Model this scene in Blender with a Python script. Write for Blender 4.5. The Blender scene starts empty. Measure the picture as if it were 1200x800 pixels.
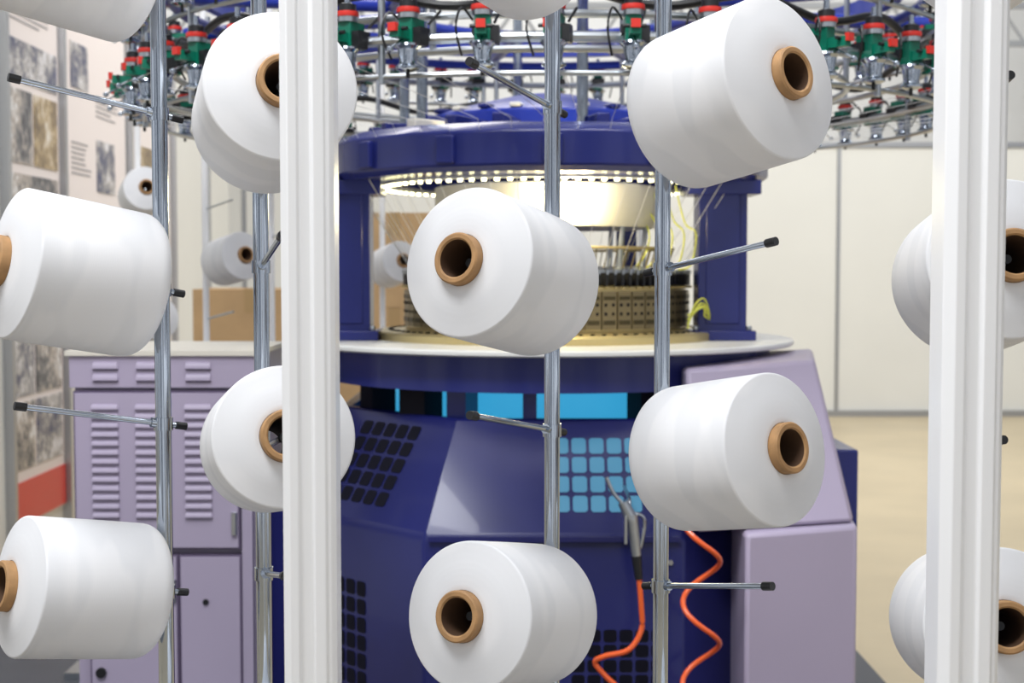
import bpy, math, random
from mathutils import Vector, Matrix
random.seed(4)
scene = bpy.context.scene
scene.view_settings.view_transform = 'Standard'
PI = math.pi

# ---------------------------------------------------------------- materials
def mat(name, col, rough=0.5, metal=0.0, emit=None, es=0.0, coat=0.0, noise=0.0, nscale=20, bump=0.0, bscale=200, spec=0.5):
    m = bpy.data.materials.new(name); m.use_nodes = True
    nt = m.node_tree; b = nt.nodes['Principled BSDF']
    b.inputs['Base Color'].default_value = (*col, 1)
    b.inputs['Roughness'].default_value = rough
    b.inputs['Metallic'].default_value = metal
    b.inputs['Coat Weight'].default_value = coat
    b.inputs['Specular IOR Level'].default_value = spec
    if emit:
        b.inputs['Emission Color'].default_value = (*emit, 1)
        b.inputs['Emission Strength'].default_value = es
    tc = nt.nodes.new('ShaderNodeTexCoord')
    if noise > 0:
        n = nt.nodes.new('ShaderNodeTexNoise'); n.inputs['Scale'].default_value = nscale
        n.inputs['Detail'].default_value = 4
        nt.links.new(tc.outputs['Object'], n.inputs['Vector'])
        r = nt.nodes.new('ShaderNodeValToRGB')
        r.color_ramp.elements[0].position = 0.3; r.color_ramp.elements[1].position = 0.7
        r.color_ramp.elements[0].color = (*[c*(1-noise) for c in col], 1)
        r.color_ramp.elements[1].color = (*[min(1, c*(1+noise)) for c in col], 1)
        nt.links.new(n.outputs['Fac'], r.inputs['Fac'])
        nt.links.new(r.outputs['Color'], b.inputs['Base Color'])
    if bump > 0:
        n2 = nt.nodes.new('ShaderNodeTexNoise'); n2.inputs['Scale'].default_value = bscale
        nt.links.new(tc.outputs['Object'], n2.inputs['Vector'])
        bp = nt.nodes.new('ShaderNodeBump'); bp.inputs['Strength'].default_value = bump
        bp.inputs['Distance'].default_value = 0.002
        nt.links.new(n2.outputs['Fac'], bp.inputs['Height'])
        nt.links.new(bp.outputs['Normal'], b.inputs['Normal'])
    return m

def yarn_mat():
    m = bpy.data.materials.new('white_yarn'); m.use_nodes = True
    nt = m.node_tree; b = nt.nodes['Principled BSDF']
    b.inputs['Roughness'].default_value = 0.6
    b.inputs['Sheen Weight'].default_value = 0.05
    tc = nt.nodes.new('ShaderNodeTexCoord')
    w = nt.nodes.new('ShaderNodeTexWave'); w.bands_direction = 'Z'
    w.inputs['Scale'].default_value = 160; w.inputs['Distortion'].default_value = 0.8
    w.inputs['Detail Scale'].default_value = 3
    nt.links.new(tc.outputs['Object'], w.inputs['Vector'])
    bp = nt.nodes.new('ShaderNodeBump'); bp.inputs['Strength'].default_value = 0.05
    bp.inputs['Distance'].default_value = 0.0004
    nt.links.new(w.outputs['Fac'], bp.inputs['Height'])
    nt.links.new(bp.outputs['Normal'], b.inputs['Normal'])
    w2 = nt.nodes.new('ShaderNodeTexNoise'); w2.inputs['Scale'].default_value = 1.0
    w2.inputs['Detail'].default_value = 1
    mp = nt.nodes.new('ShaderNodeMapping'); mp.inputs['Scale'].default_value = (7, 7, 22)
    nt.links.new(tc.outputs['Object'], mp.inputs['Vector'])
    nt.links.new(mp.outputs['Vector'], w2.inputs['Vector'])
    r = nt.nodes.new('ShaderNodeValToRGB')
    r.color_ramp.elements[0].position = 0.46; r.color_ramp.elements[1].position = 0.52
    r.color_ramp.elements[0].color = (0.775, 0.78, 0.80, 1)
    r.color_ramp.elements[1].color = (0.825, 0.825, 0.84, 1)
    nt.links.new(w2.outputs['Fac'], r.inputs['Fac'])
    nt.links.new(r.outputs['Color'], b.inputs['Base Color'])
    return m

def photo_mat(name, cols, scale):
    """printed photograph: soft large tones + blocky machine-like detail"""
    m = bpy.data.materials.new(name); m.use_nodes = True
    nt = m.node_tree; b = nt.nodes['Principled BSDF']; b.inputs['Roughness'].default_value = 0.35
    tc = nt.nodes.new('ShaderNodeTexCoord')
    mp = nt.nodes.new('ShaderNodeMapping'); mp.inputs['Scale'].default_value = (1, 2.2, 1)
    nt.links.new(tc.outputs['Object'], mp.inputs['Vector'])
    v = nt.nodes.new('ShaderNodeTexVoronoi'); v.distance = 'CHEBYCHEV'; v.feature = 'F1'
    v.inputs['Scale'].default_value = scale*1.6
    nt.links.new(mp.outputs['Vector'], v.inputs['Vector'])
    n = nt.nodes.new('ShaderNodeTexNoise'); n.inputs['Scale'].default_value = scale*0.35
    n.inputs['Detail'].default_value = 8; n.inputs['Roughness'].default_value = .7
    nt.links.new(tc.outputs['Object'], n.inputs['Vector'])
    bw = nt.nodes.new('ShaderNodeMath'); bw.operation = 'MULTIPLY_ADD'
    bw.inputs[1].default_value = 0.28
    nt.links.new(v.outputs['Distance'], bw.inputs[0]); nt.links.new(n.outputs['Fac'], bw.inputs[2])
    r = nt.nodes.new('ShaderNodeValToRGB')
    els = r.color_ramp.elements
    els[0].position = 0.50; els[0].color = (*cols[0], 1)
    els[1].position = 0.76; els[1].color = (*cols[-1], 1)
    for i, c in enumerate(cols[1:-1]):
        e = els.new(0.50+0.26*(i+1)/(len(cols)-1)); e.color = (*c, 1)
    nt.links.new(bw.outputs[0], r.inputs['Fac']); nt.links.new(r.outputs['Color'], b.inputs['Base Color'])
    return m

YARN = yarn_mat()
CARD = mat('cardboard_tube', (0.42, 0.235, 0.10), 0.65, noise=0.15, nscale=60)
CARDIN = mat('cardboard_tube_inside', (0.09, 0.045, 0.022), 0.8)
CHROME = mat('chrome_steel', (0.48, 0.53, 0.60), 0.14, 1.0, noise=0.05, nscale=30)
STEEL = mat('brushed_steel', (0.50, 0.53, 0.56), 0.3, 1.0)
BLACKP = mat('black_plastic', (0.01, 0.01, 0.012), 0.4)
WHITEP = mat('white_powder_coat', (0.93, 0.935, 0.95), 0.3, bump=0.02)
BLUE = mat('blue_enamel', (0.017, 0.024, 0.165), 0.26, coat=0.15, noise=0.15, nscale=3, spec=.4)
BLUEB = mat('navy_housing_enamel', (0.011, 0.014, 0.105), 0.27, coat=0.12, noise=0.25, nscale=2.2, spec=.35)
BLUE2 = mat('bright_blue_enamel', (0.015, 0.035, 0.33), 0.3, coat=0.2)
DARK = mat('dark_parts_and_hole_shade', (0.003, 0.003, 0.010), 0.6, spec=.2)  # near-black for dark parts; on grille squares it paints the shade of holes
LAV = mat('lavender_enamel', (0.42, 0.365, 0.49), 0.4, noise=0.04, nscale=2)
LAVD = mat('lavender_gap_shade', (0.12, 0.09, 0.16), 0.5)  # darker lavender; paints the shade in door gaps and under louvers
CREAM = mat('cream_worktop', (0.72, 0.68, 0.60), 0.4)
TABLE = mat('white_table_top', (0.80, 0.80, 0.78), 0.3)
GOLD = mat('brass_ring', (0.62, 0.50, 0.24), 0.35, 0.6)
PLATE = mat('cam_plate', (0.30, 0.24, 0.13), 0.4, 0.7)
PLATE2 = mat('cam_plate_dark', (0.10, 0.08, 0.04), 0.4, 0.7)
RED = mat('red_plastic', (0.60, 0.03, 0.02), 0.35)
GREEN = mat('green_plastic', (0.0, 0.15, 0.09), 0.35)
CYAN = mat('cyan_painted_glow_chamber', (0.02, 0.30, 0.5), 0.5, emit=(0.04, 0.36, 0.64), es=0.9, noise=.2, nscale=5)  # glow put in as emission; stands for the light inside the housing
CYAND = mat('cyan_painted_glow_holes', (0.03, 0.16, 0.26), 0.5, emit=(0.02, 0.18, 0.33), es=0.42)  # emission on flat squares imitates light coming through the grille holes
LED = mat('warm_led', (1, 0.95, 0.7), 0.5, emit=(1, 0.93, 0.50), es=8)
YCAB = mat('yellow_cable', (0.70, 0.72, 0.10), 0.4)
ORANGE = mat('orange_hose', (0.85, 0.12, 0.02), 0.3, coat=0.5)
FABRIC = mat('white_knit_fabric', (0.80, 0.76, 0.66), 0.8, bump=0.3)
THREAD = mat('thread', (0.85, 0.85, 0.85), 0.6)

# ---------------------------------------------------------------- mesh builder
class MB:
    def __init__(s, name, mats):
        s.name = name; s.mats = mats; s.v = []; s.f = []; s.m = []; s.sm = []
    def mi(s, m):
        if m not in s.mats: s.mats.append(m)
        return s.mats.index(m)
    def add(s, vs, fs, m, smooth=False, M=None):
        o = len(s.v); k = s.mi(m)
        for p in vs:
            p = Vector(p)
            s.v.append(M @ p if M else p)
        for f in fs:
            s.f.append([o+i for i in f]); s.m.append(k); s.sm.append(smooth)
    def box(s, c, d, m, M=None, rz=0.0):
        x, y, z = [a/2 for a in d]
        R = Matrix.Translation(Vector(c)) @ Matrix.Rotation(rz, 4, 'Z')
        if M: R = M @ R
        vs = [(-x,-y,-z),(x,-y,-z),(x,y,-z),(-x,y,-z),(-x,-y,z),(x,-y,z),(x,y,z),(-x,y,z)]
        s.add(vs, [(0,3,2,1),(4,5,6,7),(0,1,5,4),(1,2,6,5),(2,3,7,6),(3,0,4,7)], m, False, R)
    def lathe(s, prof, m, M=None, seg=48, mats=None, close=False, phase=0.0, smooth=True):
        n = len(prof)
        base = []
        for (r, z) in prof:
            for i in range(seg):
                a = 2*PI*i/seg + phase
                base.append((r*math.cos(a), r*math.sin(a), z))
        rng = range(n if close else n-1)
        groups = {}
        for j in rng:
            mm = mats[j] if mats else m
            groups.setdefault(mm, [])
            k = (j+1) % n
            for i in range(seg):
                i2 = (i+1) % seg
                groups[mm].append((j*seg+i, j*seg+i2, k*seg+i2, k*seg+i))
        o = len(s.v)
        for p in base:
            p = Vector(p); s.v.append(M @ p if M else p)
        for mm, fs in groups.items():
            kk = s.mi(mm)
            for f in fs:
                s.f.append([o+i for i in f]); s.m.append(kk); s.sm.append(smooth)
    def rod(s, a, b, r, m, seg=12, r2=None):
        a = Vector(a); b = Vector(b); d = b-a; L = d.length
        M = Matrix.Translation(a) @ d.to_track_quat('Z', 'Y').to_matrix().to_4x4()
        r2 = r if r2 is None else r2
        s.lathe([(0.00001, 0), (r, 0), (r2, L), (0.00001, L)], m, M, seg)
    def tube(s, pts, r, m, seg=8, closed=False):
        pts = [Vector(p) for p in pts]; n = len(pts)
        o = len(s.v); k = s.mi(m); up = Vector((0.01, 0.02, 1))
        for i, p in enumerate(pts):
            if closed: t = pts[(i+1) % n]-pts[i-1]
            else: t = pts[min(i+1, n-1)]-pts[max(i-1, 0)]
            t.normalize()
            u = t.cross(up)
            if u.length < 0.05: u = t.cross(Vector((0.0, 1, 0)))
            u.normalize(); w = t.cross(u)
            for j in range(seg):
                a = 2*PI*j/seg
                s.v.append(p + u*math.cos(a)*r + w*math.sin(a)*r)
        for i in range(n if closed else n-1):
            i2 = (i+1) % n
            for j in range(seg):
                j2 = (j+1) % seg
                s.f.append([o+i*seg+j, o+i*seg+j2, o+i2*seg+j2, o+i2*seg+j]); s.m.append(k); s.sm.append(True)
    def mesh(s, angle=35):
        me = bpy.data.meshes.new(s.name)
        me.from_pydata([tuple(v) for v in s.v], [], s.f)
        for m in s.mats: me.materials.append(m)
        me.polygons.foreach_set('material_index', s.m)
        me.polygons.foreach_set('use_smooth', s.sm)
        me.update()
        import bmesh
        bm = bmesh.new(); bm.from_mesh(me); bmesh.ops.recalc_face_normals(bm, faces=bm.faces); bm.to_mesh(me); bm.free()
        try: me.set_sharp_from_angle(angle=math.radians(angle))
        except Exception: pass
        return me
    def obj(s, parent=None, bevel=0.0, loc=None):
        o = bpy.data.objects.new(s.name, s.mesh())
        scene.collection.objects.link(o)
        if parent: o.parent = parent
        if bevel > 0:
            b = o.modifiers.new('bevel', 'BEVEL'); b.width = bevel; b.segments = 2
            b.limit_method = 'ANGLE'; b.angle_limit = math.radians(40)
        return o

def empty(name, loc=(0, 0, 0)):
    e = bpy.data.objects.new(name, None); e.location = loc; e.empty_display_size = 0.1
    scene.collection.objects.link(e); return e

def smooth_path(pts, n=8):
    pts = [Vector(p) for p in pts]; out = []
    P = [pts[0]] + pts + [pts[-1]]
    for i in range(1, len(P)-2):
        for k in range(n):
            t = k/n
            p0, p1, p2, p3 = P[i-1], P[i], P[i+1], P[i+2]
            out.append(0.5*((2*p1)+(-p0+p2)*t+(2*p0-5*p1+4*p2-p3)*t*t+(-p0+3*p1-3*p2+p3)*t**3))
    out.append(pts[-1]); return out

# ---------------------------------------------------------------- room
FLOOR = mat('beige_hall_floor', (0.56, 0.46, 0.29), 0.35, noise=0.08, nscale=1.5)
MATD = mat('dark_grey_booth_floor', (0.06, 0.065, 0.08), 0.5, noise=0.1, nscale=5)
WALLM = mat('off_white_partition', (0.72, 0.72, 0.68), 0.5, noise=0.03, nscale=1)
WALLB = mat('hall_far_wall', (0.72, 0.72, 0.70), 0.7, noise=0.08, nscale=0.6)
ALU = mat('aluminium_trim', (0.42, 0.43, 0.45), 0.35, 0.8)
TRUSS = mat('grey_roof_truss', (0.45, 0.46, 0.47), 0.5, 0.3)

f = MB('floor', []); f.box((0, 9, -0.05), (26, 26, 0.1), FLOOR); f.obj()
f = MB('booth_floor_mat', []); f.box((-0.6, 3.0, 0.006), (3.9, 5.0, 0.012), MATD); f.obj()
w = MB('wall_back', [])
SX = -6.77
for i in range(8):
    w.box((SX+i*2.02+1.01, 14, 1.37), (1.985, 0.05, 2.74), WALLM)
w.obj()
w = MB('trim_1', [])
for i in range(9):
    w.box((SX+i*2.02, 13.98, 1.37), (0.03, 0.05, 2.74), ALU)
w.box((SX+8.08, 13.98, 2.77), (16.2, 0.07, 0.05), ALU)
w.obj()
w = MB('baseboard_back', []); w.box((SX+8.08, 13.95, 0.03), (16.2, 0.03, 0.06), ALU); w.obj()
w = MB('wall_far', []); w.box((0, 21.5, 3.5), (26, 0.1, 7), WALLB); w.obj()
# roof truss
w = MB('roof_truss', [])
for yy, zz in ((16.5, 4.2), (19.0, 5.3)):
    for dz in (0, .45):
        w.box((0, yy, zz+dz), (22, .07, .07), TRUSS)
    for i in range(34):
        x = -10.5+i*.64
        w.rod((x, yy, zz), (x+.32, yy, zz+.45), .02, TRUSS, 8); w.rod((x+.32, yy, zz+.45), (x+.64, yy, zz), .02, TRUSS, 8)
    for x in (-10.8, 10.8):
        w.box((x, yy, zz/2), (.15, .15, zz), TRUSS)
w.obj()

# left poster wall
wl = MB('wall_left', []); wl.box((-2.45, 8.2, 1.5), (0.06, 7.0, 3.0), WALLM); wl.obj()
wt = MB('trim_2', [])
for yy in (5.6, 6.50, 7.33, 8.6, 9.7, 10.8):
    wt.box((-2.40, yy, 1.5), (0.05, 0.04, 3.0), ALU)
wt.obj()
PW = mat('poster_white', (0.76, 0.70, 0.68), 0.4)
PH1 = photo_mat('machine_photo_print', [(0.03,0.03,0.04),(0.16,0.16,0.17),(0.42,0.36,0.31),(0.68,0.68,0.68)], 14)
PH2 = photo_mat('factory_photo_print', [(0.03,0.04,0.12),(0.15,0.15,0.18),(0.44,0.42,0.40),(0.70,0.70,0.74)], 18)
PH3 = photo_mat('sepia_photo_print', [(0.12,0.08,0.04),(0.42,0.31,0.16),(0.68,0.64,0.56)], 12)
GREYTXT = mat('poster_text_grey', (0.30, 0.29, 0.30), 0.5)
def poster(name, y0, y1, z0, z1, pics, red=None, text=()):
    p = MB(name, [])
    p.box((-2.412, (y0+y1)/2, (z0+z1)/2), (0.012, y1-y0, z1-z0), PW)
    for (a, b, c, d, m) in pics:
        p.box((-2.404, (a+b)/2, (c+d)/2), (0.006, b-a, d-c), m)
    for (a, b, z, n) in text:
        for k in range(n):
            L = (b-a)*random.uniform(.6, 1)
            p.box((-2.405, a+L/2, z-k*.028), (0.003, L, .010), GREYTXT)
    if red: p.box((-2.403, (y0+y1)/2, (red[0]+red[1])/2), (0.006, y1-y0, red[1]-red[0]), RED)
    return p.obj()
poster('exhibition_poster', 6.53, 7.30, 1.30, 2.95,
       [(6.57,7.26,2.42,2.62,PH2),(6.57,6.88,2.02,2.38,PH1),(6.91,7.26,2.02,2.38,PH3),(6.57,7.26,1.84,1.97,PH1)], text=((6.6,7.2,1.75,6),(6.6,7.2,2.8,4)))
poster('exhibition_poster', 6.53, 7.30, 0.24, 1.20,
       [(6.57,6.85,0.88,1.16,PH2),(6.88,7.26,0.88,1.16,PH1),(6.57,6.85,0.52,0.85,PH1),(6.88,7.26,0.52,0.85,PH2)], red=(0.25,0.46))
poster('exhibition_poster', 7.37, 8.55, 1.0, 2.95,
       [(7.95,8.3,1.95,2.25,PH2),(8.0,8.35,1.60,1.80,PH1),(7.5,7.8,2.5,2.75,PH2)], text=((7.5,7.85,2.2,7),(7.5,7.85,1.8,5),(7.95,8.4,2.5,5)))
poster('exhibition_poster', 8.64, 9.65, 1.0, 2.95,
       [(8.8,9.2,2.0,2.3,PH3)], text=((8.8,9.4,1.8,6),(8.8,9.4,2.6,4)))

# ---------------------------------------------------------------- yarn cones
def cone_mesh(name, R, L0=0.022, L1=0.186, tip=0.210):
    b = MB(name, [])
    q = 0.020
    prof = [(0.030, L0+0.006)]
    prof += [(R*0.6, L0+0.001), (R-q, L0)]
    for k in range(1, 7):
        a = k/6*PI/2
        prof.append((R-q+q*math.sin(a), L0+q-q*math.cos(a)))
    prof.append((R+0.0003, (L0+L1)/2))
    e = 0.0035
    for k in range(0, 6):
        a = k/5*PI/2*0.9
        prof.append((R-e+e*math.cos(a), L1-e+e*math.sin(a)))
    prof += [(R*0.72, L1+0.005), (0.036, L1+0.013), (0.030, L1+0.012)]
    b.lathe(prof, YARN, seg=72)
    t = 0.0018
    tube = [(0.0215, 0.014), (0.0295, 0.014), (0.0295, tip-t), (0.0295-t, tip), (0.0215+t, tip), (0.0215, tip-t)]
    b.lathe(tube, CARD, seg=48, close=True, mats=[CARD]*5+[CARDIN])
    return b.mesh(40)

POLE_Y = 1.70
poles = {
 'A': dict(x=-0.436, d=(-0.143, -0.114, 0.033)),
 'B': dict(x=-0.312, d=(0.052, -0.160, 0.033)),
 'C': dict(x=0.050, d=(-0.094, -0.142, 0.033)),
 'D': dict(x=0.187, d=(0.108, -0.130, 0.030)),
 'E': dict(x=0.553, d=(-0.002, -0.168, 0.033)),
}
cones = [('A', 1.857, .090), ('A', 1.475, .089), ('A', 1.096, .083),
         ('B', 1.668, .086), ('B', 1.277, .081), ('B', 0.885, .086),
         ('C', 1.878, .088), ('C', 1.4735, .087), ('C', 1.068, .086),
         ('D', 1.685, .095), ('D', 1.262, .089), ('D', 0.86, .090),
         ('E', 1.477, .091), ('E', 1.064, .088), ('E', 1.88, .09)]
pegs = [('A', 1.692), ('A', 1.308), ('A', 0.92), ('B', 1.504), ('B', 1.119), ('C', 1.700), ('C', 1.300), ('C', 0.90),
        ('D', 1.501), ('D', 1.103), ('E', 1.275), ('E', 1.68)]
creel = empty('yarn_creel', (0, POLE_Y, 0))
def kid(mb, root, bevel=0.0):
    o = mb.obj(root, bevel); o.matrix_parent_inverse = Matrix.Translation(-root.location)
    return o
pm = MB('steel_poles', [])
for k, p in poles.items():
    pm.rod((p['x'], POLE_Y, 0.03), (p['x'], POLE_Y, 2.62), 0.0098, CHROME, 24)
pm.box((0.05, POLE_Y, 0.03), (1.5, 0.05, 0.05), WHITEP)
pm.box((0.05, POLE_Y, 2.60), (1.5, 0.05, 0.05), WHITEP)
kid(pm, creel)
pg = MB('pegs', [])
for k, z in pegs + [(c[0], c[1]) for c in cones]:
    p = poles[k]; d = Vector(p['d']).normalized(); o = Vector((p['x'], POLE_Y, z))
    if (k, z) in pegs and k == 'A': d = Vector((-.155, -.100, .033)).normalized()
    pg.rod(o - d*0.020, o + d*0.168, 0.0036, CHROME, 12)
    pg.rod(o + d*0.168, o + d*0.182, 0.0052, BLACKP, 12)
    pg.rod(o - d*0.030, o - d*0.016, 0.0048, BLACKP, 12)
    pg.rod(o - d*0.0, o + d*0.016, 0.0062, CHROME, 12)
    pg.rod(o - Vector((0, 0, .008)), o + Vector((0, 0, .008)), 0.0118, CHROME, 24)
kid(pg, creel)
# two white extruded front posts of the creel
def post_profile(wd, dp):
    w, d = wd/2, dp/2
    g = wd*0.07
    c = wd*0.16
    return [(-w, -d+c), (-w+c, -d), (-g*2.6, -d), (-g*1.8, -d+g), (g*1.0, -d+g), (g*1.8, -d), (w-c*1.1, -d), (w-c*.9, -d+g*.8), (w-c*.5, -d+g*.8), (w, -d+c), (w, d-c), (w-c, d), (-w+c, d), (-w, d-c)]
def add_post(name, x, y, wd):
    b = MB(name, [])
    poly = post_profile(wd, wd)
    n = len(poly); z0, z1 = 0.0, 2.62
    vs = [(x+a, y+c, z0) for a, c in poly] + [(x+a, y+c, z1) for a, c in poly]
    fs = [tuple(range(n-1, -1, -1)), tuple(range(n, 2*n))] + [(i, (i+1) % n, (i+1) % n+n, i+n) for i in range(n)]
    b.add(vs, fs, WHITEP)
    return kid(b, creel, 0.0012)
add_post('post_1', -0.1990, 1.35, 0.0525)
add_post('post_2', 0.4495, 1.35, 0.060)
rl = MB('tie_bars', [])
for x in (-0.199, 0.4495):
    rl.box((x, 1.53, 2.60), (0.05, 0.36, 0.045), WHITEP)
    rl.box((x, 1.53, 0.03), (0.05, 0.36, 0.045), WHITEP)
kid(rl, creel)

cache = {}
def place_cone(origin, d, R, s=1.0):
    if R not in cache: cache[R] = cone_mesh('yarn_cone', R)
    o = bpy.data.objects.new('yarn_cone', cache[R]); scene.collection.objects.link(o)
    q = Vector(d).normalized().to_track_quat('Z', 'Y')
    o.rotation_mode = 'QUATERNION'; o.rotation_quaternion = q
    o.location = origin; o.scale = (s, s, s)
    return o
for k, z, R in cones:
    place_cone((poles[k]['x'], POLE_Y, z), poles[k]['d'], R)

# background creel (further away, left)
c2 = empty('background_yarn_creel', (-1.3, 5.2, 0))
b2 = MB('frame', [])
bg = []
for (x, y) in ((-0.88, 5.0), (-1.12, 5.0), (-1.50, 5.5), (-0.55, 5.8)):
    b2.rod((x, y, 0.0), (x, y, 2.5), 0.012, WHITEP, 12)
for (x, y, z, dx) in ((-1.08, 5.0, 1.52, .12), (-1.50, 5.5, 1.78, .06), (-1.50, 5.5, 1.28, .10), (-0.55, 5.8, 1.50, .08)):
    d = Vector((dx, -0.13, 0.03)).normalized(); o = Vector((x, y, z))
    b2.rod(o, o+d*0.17, 0.004, STEEL, 8)
    bg.append((o, d))
b2.rod((-1.12, 5.0, 1.52), (-1.08, 5.0, 1.52), .006, STEEL, 8)
for (x, y, z) in ((-1.12, 5.0, 1.72), (-1.12, 5.0, 1.32), (-.88, 5.0, 1.62), (-1.5, 5.5, 1.55)):
    b2.rod((x, y, z), (x+.12, y-.1, z+.03), .004, STEEL, 8)
b2.box((-1.03, 5.45, 0.02), (1.2, 1.1, 0.03), STEEL)
kid(b2, c2)
for i, (o, d) in enumerate(bg): place_cone(o, d, .086)

# cardboard boxes behind
BOX = mat('corrugated_cardboard', (0.50, 0.33, 0.17), 0.8, noise=0.08, nscale=6)
TAPE = mat('packing_tape', (0.42, 0.28, 0.13), 0.3)
for (x, y, z, w_, h_) in ((-1.36, 7.4, 0, .62, .7), (-1.36, 7.4, .7, .60, .70), (-0.62, 7.5, 0, .7, .65), (-0.62, 7.5, .65, .66, .65), (-.62, 7.5, 1.30, .5, .5)):
    b = MB('cardboard_box', [])
    b.box((x, y, z+h_/2), (w_, .6, h_), BOX)
    b.box((x, y-.301, z+h_-.06), (.06, .004, .12), TAPE)
    b.box((x, y, z+h_+.001), (.06, .6, .003), TAPE)
    b.box((x, y, z+h_+.002), (w_*0.98, .008, .003), TAPE)
    b.obj()

# ---------------------------------------------------------------- control cabinet
cab = MB('control_cabinet', [])
X0, X1, YF, YB = -1.163, -0.685, 3.60, 4.05
cab.box(((X0+X1)/2, (YF+YB)/2+.01, 0.62), (X1-X0, YB-YF-.02, 1.16), LAV)
cab.box(((X0+X1)/2, (YF+YB)/2, 1.232), (X1-X0+0.012, YB-YF+0.01, 0.085), LAV)
cab.box(((X0+X1)/2, (YF+YB)/2, 1.281), (X1-X0+0.03, YB-YF+0.03, 0.014), CREAM)
cab.box(((X0+X1)/2, (YF+YB)/2+.02, 0.02), (X1-X0-.04, YB-YF-.06, 0.04), DARK)
def door(xa, xb, za, zb):
    cab.box(((xa+xb)/2, YF-0.001, (za+zb)/2), (xb-xa+.010, 0.020, zb-za+.010), LAVD)  # darker rim, gap shade put into its colour
    cab.box(((xa+xb)/2, YF-0.001, (za+zb)/2), (xb-xa, 0.028, zb-za), LAV)
door(X0+.010, X0+.438, 0.765, 1.176)
door(X0+.045, X0+.272, 0.06, 0.740)
door(X0+.284, X0+.440, 0.06, 0.740)
cab.box((X0+.460, YF+.004, .62), (.028, .024, 1.12), LAV)
def louvers(xc, w_, z0, z1, n, y):
    for i in range(n):
        z = z0+(z1-z0)*(i+.5)/n
        h = (z1-z0)/n*0.72
        M = Matrix.Translation((xc, y, z))
        N = 6
        vs = []; fs = []
        for k in range(N+1):
            a = k/N*PI/2
            yy = -0.010*math.sin(a); zz = h*0.5 - h*0.8*(1-math.cos(a))
            taper = 1-0.10*(1-k/N)
            vs += [(-w_/2*taper, yy, zz), (w_/2*taper, yy, zz)]
        for k in range(N): fs.append((2*k, 2*k+1, 2*k+3, 2*k+2))
        o = len(vs)
        vs += [(-w_/2, 0, h*.5), (w_/2, 0, h*.5), (-w_/2, 0, -h*.35), (w_/2, 0, -h*.35)]
        fs.append((2*N, 2*N+1, o+3, o+2))
        fs.append(tuple([2*k for k in range(N+1)]+[o+2])); fs.append(tuple([2*k+1 for k in range(N+1)]+[o+3]))
        cab.add(vs, fs, LAV, False, M)
        cab.box((xc, y-.0006, z-h*.42), (w_*.98, .0012, h*.16), LAVD)  # strip of painted shade below each slat
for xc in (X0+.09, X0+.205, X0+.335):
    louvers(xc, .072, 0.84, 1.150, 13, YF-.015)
    louvers(xc, .068, 1.200, 1.262, 2, YF-.005)
cab.rod((X0+.428, YF-.018, .80), (X0+.428, YF-.018, .86), .008, STEEL, 12)
cab.rod((X0+.265, YF-.018, .62), (X0+.265, YF-.018, .68), .007, STEEL, 12)
cab.rod((X0+.07, YF-.024, .43), (X0+.07, YF-.005, .43), .014, BLACKP, 16)
cab.rod((X0+.35, YF-.020, .62), (X0+.35, YF-.005, .62), .008, BLACKP, 16)
cab.obj(bevel=0.003)

# ---------------------------------------------------------------- circular knitting machine
CX, CY = 0.10, 4.0
mach = empty('circular_knitting_machine', (CX, CY, 0))
T = Matrix.Translation((CX, CY, 0))
PH8 = PI/8
base = MB('base_housing', [])
Rb, Rt = 0.82, 0.62
base.lathe([(0.0001, 0.0), (Rb*.97, 0.0), (Rb*.97, 0.06), (Rb, 0.06), (Rb, .845), (Rb-.012, .868), (Rt, 1.125), (Rt-.03, 1.125), (Rt-.03, 1.06), (.001, 1.06)], BLUEB, T, 8, phase=PH8, smooth=False)
kid(base, mach, 0.006)
def face_frame(k, slope):
    a = -PI/2 + k*PI/4
    ap = math.cos(PH8)
    n0 = Vector((math.cos(a), math.sin(a), 0)); u = Vector((-math.sin(a), math.cos(a), 0))
    if slope:
        p0 = n0*(Rb-.012)*ap + Vector((0, 0, .868)); p1 = n0*Rt*ap + Vector((0, 0, 1.125))
        v = (p1-p0).normalized()
        return Vector((CX, CY, 0))+p0, u, v, u.cross(v)
    return Vector((CX, CY, 0))+n0*Rb*ap, u, Vector((0, 0, 1)), n0
gr = MB('ventilation_grilles', [])  # flat squares on the faces; hole shade and cyan glow are painted
def grille(k, slope, u0, u1, v0, v1, nu, nv, m, skew=0.0):
    O, u, v, n = face_frame(k, slope)
    if n.dot((O-Vector((CX, CY, O.z)))) < 0: n = -n
    M = Matrix((( u.x, v.x, n.x, O.x), (u.y, v.y, n.y, O.y), (u.z, v.z, n.z, O.z), (0, 0, 0, 1)))
    for i in range(nu):
        for j in range(nv):
            cu = u0+(u1-u0)*(i+.5)/nu + skew*(j/nv); cv = v0+(v1-v0)*(j+.5)/nv
            a = (u1-u0)/nu*.41; b = (v1-v0)/nv*.41; r = min(a, b)*.3
            pts = [(-a+r,-b),(a-r,-b),(a,-b+r),(a,b-r),(a-r,b),(-a+r,b),(-a,b-r),(-a,-b+r)]
            vs = [(cu+x, cv+y, .0015) for x, y in pts]
            gr.add(vs, [tuple(range(8))], m, False, M)
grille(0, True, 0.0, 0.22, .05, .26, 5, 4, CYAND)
grille(7, True, -0.11, 0.13, .04, .28, 5, 5, DARK)
grille(0, False, .04, .27, .42, .64, 6, 6, DARK)
grille(7, False, -.20, .10, .35, .72, 7, 8, DARK)
grille(1, True, -0.16, 0.06, .05, .26, 6, 5, DARK)
kid(gr, mach)
tr = MB('housing_seams', [])
O, u, v, n = face_frame(0, False)
tr.box((CX-.02, O.y-.002, .43), (.003, .004, .74), DARK)
tr.box((CX, O.y-.006, .857), (.60, .012, .012), BLUEB)
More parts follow.
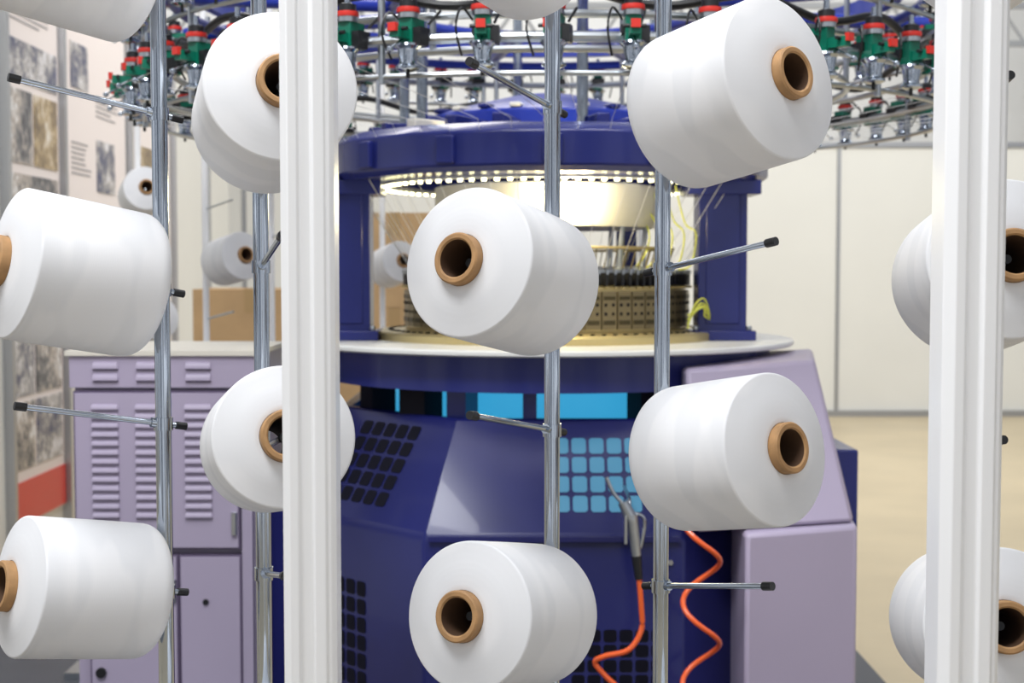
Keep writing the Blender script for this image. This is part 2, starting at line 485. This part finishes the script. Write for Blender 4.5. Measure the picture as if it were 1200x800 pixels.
for xx in (-.28, -.05, .03, .28):
    tr.rod((CX+xx, O.y-.006, .80), (CX+xx, O.y+.001, .80), .006, STEEL, 10)
kid(tr, mach)
ch = MB('painted_glow_drum', [])  # drum that glows by its own emission, painted light
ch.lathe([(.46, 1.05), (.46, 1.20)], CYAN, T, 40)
kid(ch, mach)
lg = MB('table_supports', [])
for a, w_, m_ in ((-129, .09, DARK), (-115, .055, BLUE), (-64, .05, DARK), (-150, .08, DARK), (-30, .08, DARK), (30, .08, DARK), (90, .08, DARK), (150, .08, DARK)):
    r = math.radians(a)
    lg.box((CX+.54*math.cos(r), CY+.54*math.sin(r), 1.13), (.07, w_, .17), m_, rz=r)
lg.box((CX-.055, CY-.54, 1.125), (.035, .05, .16), BLUE)
kid(lg, mach)
tb = MB('table', [])
tb.lathe([(.3, 1.195), (.645, 1.195), (.645, 1.288)], BLUE, T, 64)
tb.lathe([(.645, 1.286), (.707, 1.288), (.7125, 1.292), (.7125, 1.300), (.707, 1.304), (.3, 1.304)], TABLE, T, 96)
kid(tb, mach)
cy = MB('needle_cylinder', [])
cy.lathe([(.50, 1.304), (.50, 1.322), (.495, 1.327), (.42, 1.330)], GOLD, T, 96)
for i in range(90):
    a = 2*PI*i/90
    cy.rod((CX+.455*math.cos(a), CY+.455*math.sin(a), 1.327), (CX+.455*math.cos(a), CY+.455*math.sin(a), 1.332), .006, DARK, 8)
cy.lathe([(.42, 1.33), (.405, 1.335), (.405, 1.455), (.36, 1.46)], GOLD, T, 96)
for i in range(56):
    a = 2*PI*(i+.5)/56
    M = T @ Matrix.Rotation(a, 4, 'Z')
    cy.box((.409, 0, 1.392), (.010, .042, .100), PLATE, M)
    cy.box((.4145, 0, 1.36), (.003, .034, .012), PLATE2, M)
    cy.box((.4145, 0, 1.425), (.003, .034, .010), PLATE2, M)
    for dz in (-.012, .012):
        for dy in (-.011, .011):
            cy.box((.4145, dy, 1.395+dz), (.002, .007, .008), DARK, M)
for i in range(110):
    a = 2*PI*i/110
    M = T @ Matrix.Rotation(a, 4, 'Z')
    cy.box((.395, 0, 1.475), (.045, .008, .035), BLACKP, M)
    cy.box((.415, 0, 1.494), (.012, .006, .012), STEEL, M)
    cy.box((.418, 0, 1.452), (.010, .007, .006), GOLD, M)
cy.lathe([(.37, 1.46), (.37, 1.50), (.30, 1.51), (.001, 1.51)], STEEL, T, 64)
# take-down needles and yarn guides standing on the dial
for i in range(72):
    a = 2*PI*i/72
    c, s_ = math.cos(a), math.sin(a)
    cy.rod((CX+.35*c, CY+.35*s_, 1.505), (CX+.37*c, CY+.37*s_, 1.56), .0022, PLATE, 6)
cy.tube([(CX+.37*math.cos(2*PI*i/72), CY+.37*math.sin(2*PI*i/72), 1.56) for i in range(72)], .004, GOLD, 8, True)
kid(cy, mach)
fb = MB('fabric_tube', [])
fb.lathe([(.30, 1.62), (.315, 1.62), (.325, 1.65), (.325, 1.735), (.30, 1.74)], FABRIC, T, 48)
for k in range(8):
    a = k*PI/4
    fb.rod((CX+.28*math.cos(a), CY+.28*math.sin(a), 1.50), (CX+.30*math.cos(a), CY+.30*math.sin(a), 1.74), .008, STEEL, 10)
kid(fb, mach)
pl = MB('pillars', [])
for (x, y, wd) in ((.585, 3.85, .135), (-.462, 3.85, .135), (.375, 4.5, .065), (-.20, 4.52, .065)):
    pl.box((x, y, 1.53), (wd, wd*.8, .45), BLUE)
    pl.box((x, y, 1.318), (wd*1.35, wd*1.15, .028), BLUE)
    pl.box((x, y, 1.728), (wd*1.5, wd*1.2, .04), BLUE)
    pl.box((x, y-wd*.41, 1.53), (wd*.7, .006, .36), BLUE)
    for sx in (-.5, .5):
        pl.rod((x+sx*wd*1.1, y-wd*.4, 1.332), (x+sx*wd*1.1, y-wd*.4, 1.345), .009, STEEL, 6)
kid(pl, mach, 0.005)
ur = MB('upper_ring', [])
ur.lathe([(.44, 1.745), (.615, 1.745), (.635, 1.76), (.635, 1.845), (.60, 1.868), (.47, 1.875), (.44, 1.87)], BLUE, T, 16, close=True, phase=PI/16, smooth=False)
ur.lathe([(.36, 1.87), (.36, 1.93), (.30, 1.95), (.10, 2.0), (.001, 2.0)], BLUE2, T, 24, smooth=False)
for i in range(24):
    r = 2*PI*i/24; M = T @ Matrix.Rotation(r, 4, 'Z')
    ur.box((.42, 0, 1.885), (.20, .035, .03), BLUE if i % 3 else FABRIC, M)
    ur.box((.335, 0, 1.94), (.05, .03, .012), FABRIC if i % 2 else BLUE, M)
for a in (-140, -115, -90, -65, -40, 0, 45, 90, 135, 180):
    r = math.radians(a); M = T @ Matrix.Rotation(r, 4, 'Z')
    ur.box((.630, 0, 1.80), (.018, .05, .07), BLUE, M)
kid(ur, mach, .004)
le = MB('led_strip', [])
le.lathe([(.485, 1.738), (.485, 1.744), (.46, 1.744), (.46, 1.738)], WHITEP, T, 64, close=True)
for i in range(84):
    a = 2*PI*i/84
    le.rod((CX+.4725*math.cos(a), CY+.4725*math.sin(a), 1.731), (CX+.4725*math.cos(a), CY+.4725*math.sin(a), 1.738), .006, LED, 8)
kid(le, mach)
cb = MB('cables', [])
for i in range(5):
    x0 = CX+.24+.03*i; y0 = CY-.16-.02*i
    cb.tube(smooth_path([(x0, y0+.1, 1.735), (x0+.02, y0+.04, 1.67-.01*i), (x0+.045, y0-.0, 1.60), (x0+.03, y0-.02, 1.54-.006*i), (x0, y0+.02, 1.50)]), .0025, YCAB, 6)
for i in range(4):
    cb.tube(smooth_path([(CX+.38, CY-.27, 1.34+.012*i), (CX+.40+.01*i, CY-.25, 1.40), (CX+.43, CY-.24, 1.42-.015*i), (CX+.45, CY-.2, 1.36), (CX+.43, CY-.15, 1.332)]), .0025, YCAB, 6)
kid(cb, mach)
lv = MB('side_cover', [])
def hexa(b, pts, m):
    b.add(pts, [(0,1,2,3),(7,6,5,4),(0,4,5,1),(1,5,6,2),(2,6,7,3),(3,7,4,0)], m)
hexa(lv, [(.43,3.17,.885),(.835,3.30,.885),(.76,3.42,1.275),(.43,3.37,1.255),(.43,3.9,.885),(.90,3.9,.885),(.86,3.9,1.275),(.43,3.9,1.255)], LAV)
hexa(lv, [(.548,3.17,0.0),(.838,3.28,0.0),(.838,3.28,.883),(.548,3.17,.883),(.548,3.9,0.0),(.92,3.9,0.0),(.92,3.9,.883),(.548,3.9,.883)], LAV)
kid(lv, mach, .012)
sb = MB('side_panel', [])
sb.box((.935, 3.95, .50), (.06, .34, 1.0), BLUE)
kid(sb, mach, .006)

# ---------------------------------------------------------------- feeder ring (part of the machine)
FR, FZ, FZ2 = 1.15, 1.985, 2.185
rg = MB('feeder_ring_tubes', [])
def circ(R, z, n=96): return [(CX+R*math.cos(2*PI*i/n), CY+R*math.sin(2*PI*i/n), z) for i in range(n)]
for z in (FZ, FZ2):
    rg.tube(circ(FR-.02, z), .012, STEEL, 10, True)
    rg.tube(circ(FR-.02, z-.075), .006, STEEL, 8, True)
rg.tube(circ(FR-.09, FZ+.06), .009, STEEL, 8, True)
rg.tube(circ(FR-.09, FZ2+.06), .016, BLUE2, 10, True)
rg.tube(circ(.85, FZ+.02), .009, STEEL, 8, True)
pts = []
for i in range(180):
    a = 2*PI*i/180
    pts.append((CX+(FR-.10)*math.cos(a), CY+(FR-.10)*math.sin(a), 2.085+.018*math.sin(a*15)))
rg.tube(pts, .010, BLACKP, 8, True)
rg.lathe([(FR-.16, 2.27), (FR-.13, 2.27), (FR-.13, 2.325), (FR-.16, 2.325)], BLUE2, T, 64, close=True)
for i in range(12):
    a = 2*PI*(i+.35)/12; c, s_ = math.cos(a), math.sin(a)
    rg.rod((CX+.45*c, CY+.45*s_, 2.25), (CX+(FR+.06)*c, CY+(FR+.06)*s_, 2.25), .022, BLUE2, 12)
    rg.rod((CX+(FR-.02)*c, CY+(FR-.02)*s_, FZ-.09), (CX+(FR-.02)*c, CY+(FR-.02)*s_, 2.3), .008, STEEL, 10)
    rg.rod((CX+.85*c, CY+.85*s_, FZ+.02), (CX+.85*c, CY+.85*s_, 2.25), .008, STEEL, 10)
    if i % 2: rg.rod((CX+.45*c, CY+.45*s_, 1.86), (CX+.45*c, CY+.45*s_, 2.45), .015, CHROME, 12)
rg.tube(circ(.45, 2.25), .018, BLUE2, 10, True)
kid(rg, mach)
fd = MB('yarn_feeder', [])
fd.box((.0, 0, .010), (.045, .030, .052), GREEN)
fd.box((.038, 0, .004), (.050, .020, .020), GREEN)
fd.box((-.015, 0, .012), (.035, .044, .018), BLACKP)
fd.box((.004, .022, .000), (.03, .020, .034), BLACKP)
TT = Matrix.Translation((.012,0,0))
fd.lathe([(.0001,.036),(.020,.036),(.020,.046),(.0001,.046)], STEEL, TT, 20)
fd.lathe([(.0001,.046),(.022,.046),(.023,.049),(.022,.056),(.0001,.057)], RED, TT, 20)
fd.lathe([(.0001,.057),(.017,.057),(.017,.070),(.010,.073),(.0001,.073)], BLACKP, TT, 20)
fd.lathe([(.0001,.073),(.006,.073),(.006,.092),(.0001,.092)], CHROME, TT, 12)
fd.lathe([(.0001,-.014),(.026,-.014),(.027,-.018),(.020,-.024),(.0165,-.045),(.018,-.052),(.024,-.057),(.024,-.061),(.012,-.066),(.0001,-.066)], CHROME, Matrix.Translation((.014,0,0)), 24)
fd.rod((.014,0,-.066), (.014,0,-.078), .004, BLACKP, 8)
fd.rod((.03, .0, -.005), (.075, 0, -.03), .0022, CHROME, 6)
fd.lathe([(.0001,-.007),(.006,-.004),(.007,0),(.006,.004),(.0001,.007)], CHROME, Matrix.Translation((.077,0,-.032)), 10)
fd.box((.066, 0, .012), (.010, .018, .016), RED)
fd.rod((.05, -.022, .01), (.05, .022, .01), .004, BLACKP, 8)
fd.rod((-.03, .02, .03), (-.06, .03, .06), .003, BLACKP, 6)
fd.tube(smooth_path([(0,-.02,.03),(.02,-.04,.05),(.03,-.05,.01),(.01,-.04,-.04)],4), .0025, BLACKP, 6)
fm = fd.mesh()
NF = 48
cnt = 0
for z in (FZ, FZ2):
    for i in range(NF):
        a = 2*PI*(i+random.uniform(-.1,.1)+(.5 if z == FZ2 else 0))/NF
        cnt += 1
        o = bpy.data.objects.new('feeder_%d' % cnt, fm); scene.collection.objects.link(o)
        o.parent = mach; o.location = (FR*math.cos(a), FR*math.sin(a), z); o.rotation_euler = (0, 0, a+random.uniform(-.25, .25))
        o.scale = (1.08, 1.08, 1.08)
th = MB('threads', [])
for i in range(NF):
    a = 2*PI*i/NF; c, s_ = math.cos(a), math.sin(a)
    b_ = a+.10
    th.tube([(CX+(FR+.01)*c, CY+(FR+.01)*s_, FZ-.05), (CX+.64*math.cos(b_), CY+.64*math.sin(b_), 1.872), (CX+.40*math.cos(b_), CY+.40*math.sin(b_), 1.51)], .0008, THREAD, 4)
kid(th, mach)

# ---------------------------------------------------------------- air gun + hoses
ag = MB('air_blow_gun', [])
Yg = 3.13
ag.tube(smooth_path([(.218, Yg, 1.022), (.235, Yg, .985), (.262, Yg, .955)]), .0045, STEEL, 10)
ag.rod((.256, Yg, .965), (.276, Yg, .925), .012, STEEL, 16, .016)
ag.rod((.276, Yg, .935), (.288, Yg, .84), .015, STEEL, 16, .012)
ag.rod((.288, Yg, .84), (.294, Yg, .785), .012, BLACKP, 16, .009)
ag.rod((.262, Yg-.012, .935), (.262, Yg-.012, .87), .004, STEEL, 8)
ag.tube(smooth_path([(.280, Yg, .94), (.306, Yg, .925), (.300, Yg, .87), (.292, Yg, .85)]), .004, STEEL, 8)
ag.tube(smooth_path([(.272, Yg, .94), (.272, Yg+.02, .97), (.272, 3.29, .975)]), .004, STEEL, 8)
ag.tube(smooth_path([(.294, Yg, .79), (.300, Yg, .72), (.300, Yg, .665), (.270, Yg-.01, .622), (.215, Yg-.01, .607), (.193, Yg, .59), (.215, Yg, .56), (.27, Yg, .50), (.30, Yg, .40), (.25, Yg, .2), (.2, Yg, .03), (.1, Yg, .018)]), .0065, ORANGE, 10)
ag.obj()
hs = MB('coiled_air_hose', [])
pts = [(.395, 3.20, .95), (.390, 3.12, .935)]
for i in range(0, 150):
    t = i/150; a = PI + t*2*PI*4.2
    pts.append((.435+.042*math.cos(a), 3.10+.035*math.sin(a), .925-.80*t))
pts += [(.45, 3.1, .08), (.42, 3.05, .018), (.3, 3.0, .018)]
hs.tube(smooth_path(pts, 2), .0062, ORANGE, 10)
hs.rod((.395, 3.19, .95), (.395, 3.26, .95), .012, STEEL, 12)
hs.obj()

# ---------------------------------------------------------------- lights
world = bpy.data.worlds.new('patchy_reflection_world'); scene.world = world; world.use_nodes = True  # invented bright and dark noise patches, added for contrast in chrome reflections
nt = world.node_tree
bgn = nt.nodes['Background']; bgn.inputs['Strength'].default_value = 0.80
tc = nt.nodes.new('ShaderNodeTexCoord')
mp = nt.nodes.new('ShaderNodeMapping'); mp.inputs['Scale'].default_value = (4.5, 4.5, 1.3)
nz = nt.nodes.new('ShaderNodeTexNoise'); nz.inputs['Scale'].default_value = 1.0; nz.inputs['Detail'].default_value = 3
nt.links.new(tc.outputs['Generated'], mp.inputs['Vector']); nt.links.new(mp.outputs['Vector'], nz.inputs['Vector'])
rp = nt.nodes.new('ShaderNodeValToRGB')
rp.color_ramp.elements[0].position = .45; rp.color_ramp.elements[0].color = (.12, .14, .18, 1)
rp.color_ramp.elements[1].position = .55; rp.color_ramp.elements[1].color = (1.10, 1.12, 1.16, 1)
nt.links.new(nz.outputs['Fac'], rp.inputs['Fac']); nt.links.new(rp.outputs['Color'], bgn.inputs['Color'])
def area(name, loc, tgt, sx, sy, e, col=(1, 1, 1)):
    l = bpy.data.lights.new(name, 'AREA'); l.shape = 'RECTANGLE'; l.size = sx; l.size_y = sy; l.energy = e; l.color = col
    o = bpy.data.objects.new(name, l); scene.collection.objects.link(o); o.location = loc
    o.rotation_euler = (Vector(tgt)-Vector(loc)).to_track_quat('-Z', 'Y').to_euler()
area('hall_ceiling_lamp', (-1.0, 0.6, 4.3), (0, 1.7, 1.4), 1.8, 0.8, 122, (.97, .985, 1))
area('hall_ceiling_lamp.001', (0.6, 1.9, 4.8), (0.3, 4.0, 1.0), 2.5, 0.6, 95)
area('hall_ceiling_lamp.002', (3.5, 9.5, 5.5), (3.5, 12, 0.5), 5, 2, 245, (1, .99, .96))
area('hall_ceiling_lamp.003', (-1.0, 8.0, 5.0), (-1.8, 8.5, 1.0), 3, 2, 120, (1, .96, .93))
area('hall_ceiling_lamp.004', (0, 17.5, 6.3), (0, 20, 3.0), 14, 2, 400)
pt = bpy.data.lights.new('machine_work_light', 'POINT'); pt.energy = 6.5; pt.color = (1, .86, .50); pt.shadow_soft_size = .06
po = bpy.data.objects.new('machine_work_light', pt); scene.collection.objects.link(po); po.location = (CX+.05, CY-.40, 1.69)

# ---------------------------------------------------------------- camera
cam = bpy.data.cameras.new('camera'); co = bpy.data.objects.new('camera', cam); scene.collection.objects.link(co)
cam.sensor_width = 36; cam.lens = 48; co.location = (0, 0, 1.5); co.rotation_euler = (math.radians(87), 0, 0)
cam.clip_start = 0.05
cam.dof.use_dof = True; cam.dof.focus_distance = 1.65; cam.dof.aperture_fstop = 8
scene.camera = co
